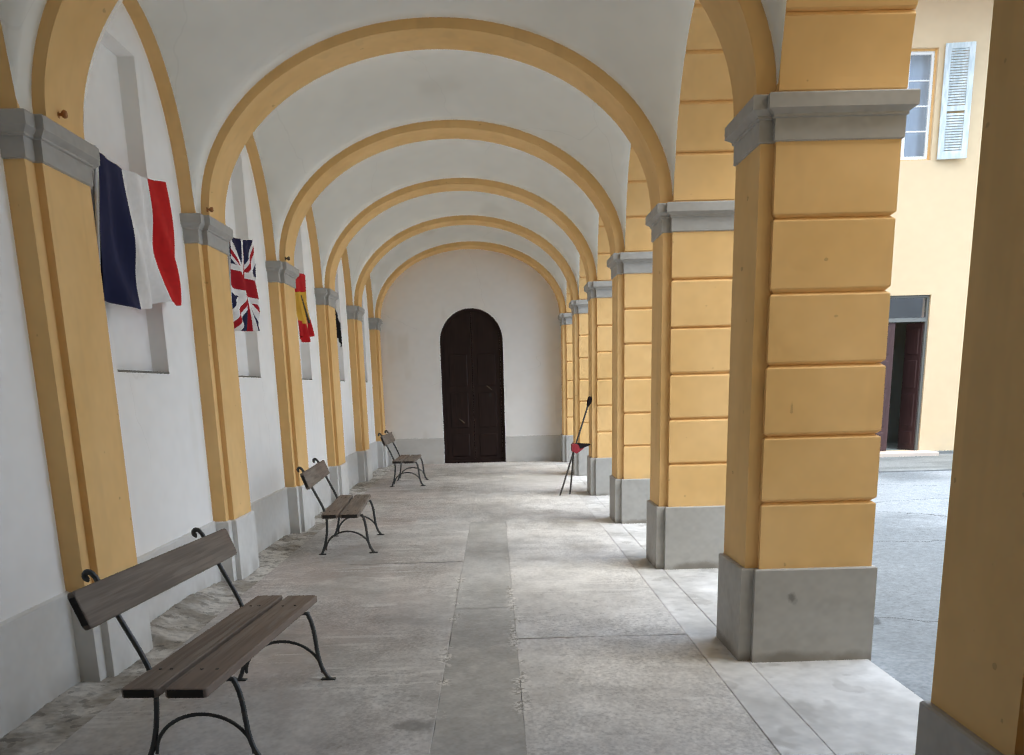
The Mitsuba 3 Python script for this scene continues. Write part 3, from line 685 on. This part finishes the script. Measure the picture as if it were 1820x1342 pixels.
def flag(y0, y1, zt0, zt1, zb, x, fold, sag, drop, n=70, m=50, ph=0.0, d0=0.0, d1=0.0, skew=0.0):
    """cloth hanging parallel to the side wall: hoist at y0, fly at y1; zt0/zt1 top corners; zb(u) bottom line"""
    u = np.linspace(0, 1, n)[None]; v = np.linspace(0, 1, m)[:, None]
    Y = y0+d0*v+(y1+d1*v-y0-d0*v)*u + 0.03*np.sin(5*v+4*u+ph)*u*v
    top = zt0+(zt1-zt0)*u - sag*np.sin(np.pi*u)
    bot = zb(u)
    Z = top+(bot-top)*v - skew*np.sin(np.pi*v)*(2*u-1) + 0.012*np.sin(9*u+3*v+ph)*v
    Xf = x + fold*(0.25+0.75*v)*(np.sin(2*np.pi*(2.2*u+0.45*v)+ph)*0.6 + 0.4*np.sin(2*np.pi*(4.3*u-0.8*v)+1.3*ph)) + drop*v*v*np.sin(np.pi*u)
    msh, q = grid(Xf, Y+0*Z, Z)
    uv = np.stack([np.broadcast_to(u, Z.shape), np.broadcast_to(1-v, Z.shape)], -1).reshape(-1, 2)
    return (msh, q), uv
def add_flag(name, lab, mesh, mat):
    (mv, q), uv = mesh
    t = thing(name, lab, 'flag'); add('cloth', (mv, q), mat, smooth=True, uv=uv, parent=t); return t
XFL = -2.335
fm = flag(6.50, 7.78, 3.02, 3.09, lambda u: 2.23-0.09*np.sin(np.pi*np.clip(u*1.5, 0, 1))+0.03*u, XFL, 0.065, 0.03, 0.03, ph=0.6, d0=-0.19, d1=0.17)
t = add_flag('flag', 'blue, white and red vertical striped flag hanging on the side wall, nearest of the flags', fm, 'tricolour_cloth')
add('staff', tube([(XFL, 6.487, 3.05), (XFL, 6.275, 2.20)], 0.010, 8), 'pole_white', smooth=40, parent=t)
fm = flag(9.51, 10.49, 2.98, 3.07, lambda u: 2.17+0.03*u-0.02*np.sin(6*u), XFL, 0.075, 0.02, 0.02, ph=2.1, d0=-0.15, d1=0.02, skew=0.085)
t = add_flag('flag', 'navy flag with red and white crosses hanging on the side wall between two pilasters', fm, 'cross_cloth')
add('staff', tube([(XFL, 9.497, 3.0), (XFL, 9.347, 2.15)], 0.009, 8), 'pole_white', smooth=40, parent=t)
fm = flag(12.50, 13.27, 2.95, 3.03, lambda u: 2.25-0.06*np.sin(np.pi*u)+0.05*u, XFL, 0.055, -0.02, 0.02, ph=4.0, d0=-0.06, d1=0.03)
t = add_flag('flag', 'red and yellow banded flag with a dark stick across it on the side wall', fm, 'banded_cloth')
add('stick', tube([(XFL+0.085, 12.40, 2.71), (XFL+0.09, 12.77, 2.43)], [0.006, 0.015], 8), 'handle_dark', smooth=40, parent=t)
fm = flag(15.66, 16.16, 2.95, 2.62, lambda u: 2.42-0.16*u, -2.36, 0.02, 0.05, 0.01, n=30, m=30, ph=1.0)
add_flag('flag', 'black flag almost hidden behind the fourth pilaster, only its tip showing', fm, 'black_cloth')

# small bosses on the arch feet beside the capitals
for (y, z, mat, lab) in ((5.90, 3.075, 'hook_copper', 'round copper knob at the foot of the nearest arch, above the left capital'),
                         (8.75, 3.062, 'hook_copper', 'small brass knob above the capital between the first two flags'),
                         (11.87, 3.058, 'hook_dark', 'small dark knob above the capital beside the red and yellow flag')):
    prof_ = 0.8*np.array([(0.0, 0.0), (0.024, 0.0), (0.026, 0.006), (0.010, 0.012), (0.009, 0.026), (0.022, 0.034), (0.027, 0.048), (0.020, 0.062), (0.0, 0.066)])
    k = trimesh.creation.revolve(prof_, sections=18)
    k.apply_transform(trimesh.transformations.rotation_matrix(math.radians(90), [0, 1, 0])); k.apply_translation([XL-0.004, y, z])
    tag(add('knob', k, mat, smooth=30), lab, 'knob')

# ------------------------------------------------------------------ broom and dustpan leaning on the fifth pillar
bz = float(lift(1, 14.9))
br = thing('broom', 'long-handled broom with a black head upward, leaning on the fifth pillar', 'broom')
p0, p1 = np.array([0.945, 14.87, bz]), np.array([1.395, 14.83, 1.395])
add('handle', tube([p0, (p0+p1)/2, p1], 0.0125, 8), 'handle_dark', smooth=40, parent=br)
d = (p1-p0)/np.linalg.norm(p1-p0)
hd = cat_([tube([p1-d*0.10, p1-d*0.03, p1+d*0.01], [0.016, 0.036, 0.030], 10), tube([p1-d*0.02, p1+d*0.03, p1+d*0.045], [0.034, 0.034, 0.018], 10)])
add('head', hd, 'bristle_dark', smooth=40, parent=br)
dp = thing('dustpan', 'dark red upturned dustpan on a dark stick beside the broom at the fifth pillar', 'dustpan')
q0, q1 = np.array([1.105, 15.02, bz]), np.array([1.17, 14.93, 0.74])
add('stick', tube(spline([q0, q0+[0.02, -0.02, 0.2], q0*0.45+q1*0.55, q1], 12), 0.013, 8), 'handle_dark', smooth=40, parent=dp)
pan = trimesh.Trimesh([(1.13, 14.80, 0.75), (1.13, 15.06, 0.75), (1.13, 14.80, 0.66), (1.13, 15.06, 0.66), (1.20, 14.80, 0.625), (1.20, 15.06, 0.625), (1.30, 14.81, 0.70), (1.30, 15.05, 0.70), (1.31, 14.81, 0.725), (1.31, 15.05, 0.725), (1.16, 14.80, 0.775), (1.16, 15.06, 0.775)], process=False).convex_hull
add('pan', pan, 'red_plastic', parent=dp)
lip = trimesh.Trimesh([(1.25, 14.80, 0.695), (1.25, 15.06, 0.695), (1.22, 14.80, 0.768), (1.22, 15.06, 0.768), (1.40, 14.82, 0.757), (1.40, 15.04, 0.757), (1.40, 14.82, 0.742), (1.40, 15.04, 0.742)], process=False).convex_hull
add('lip', lip, 'bristle_dark', parent=dp)
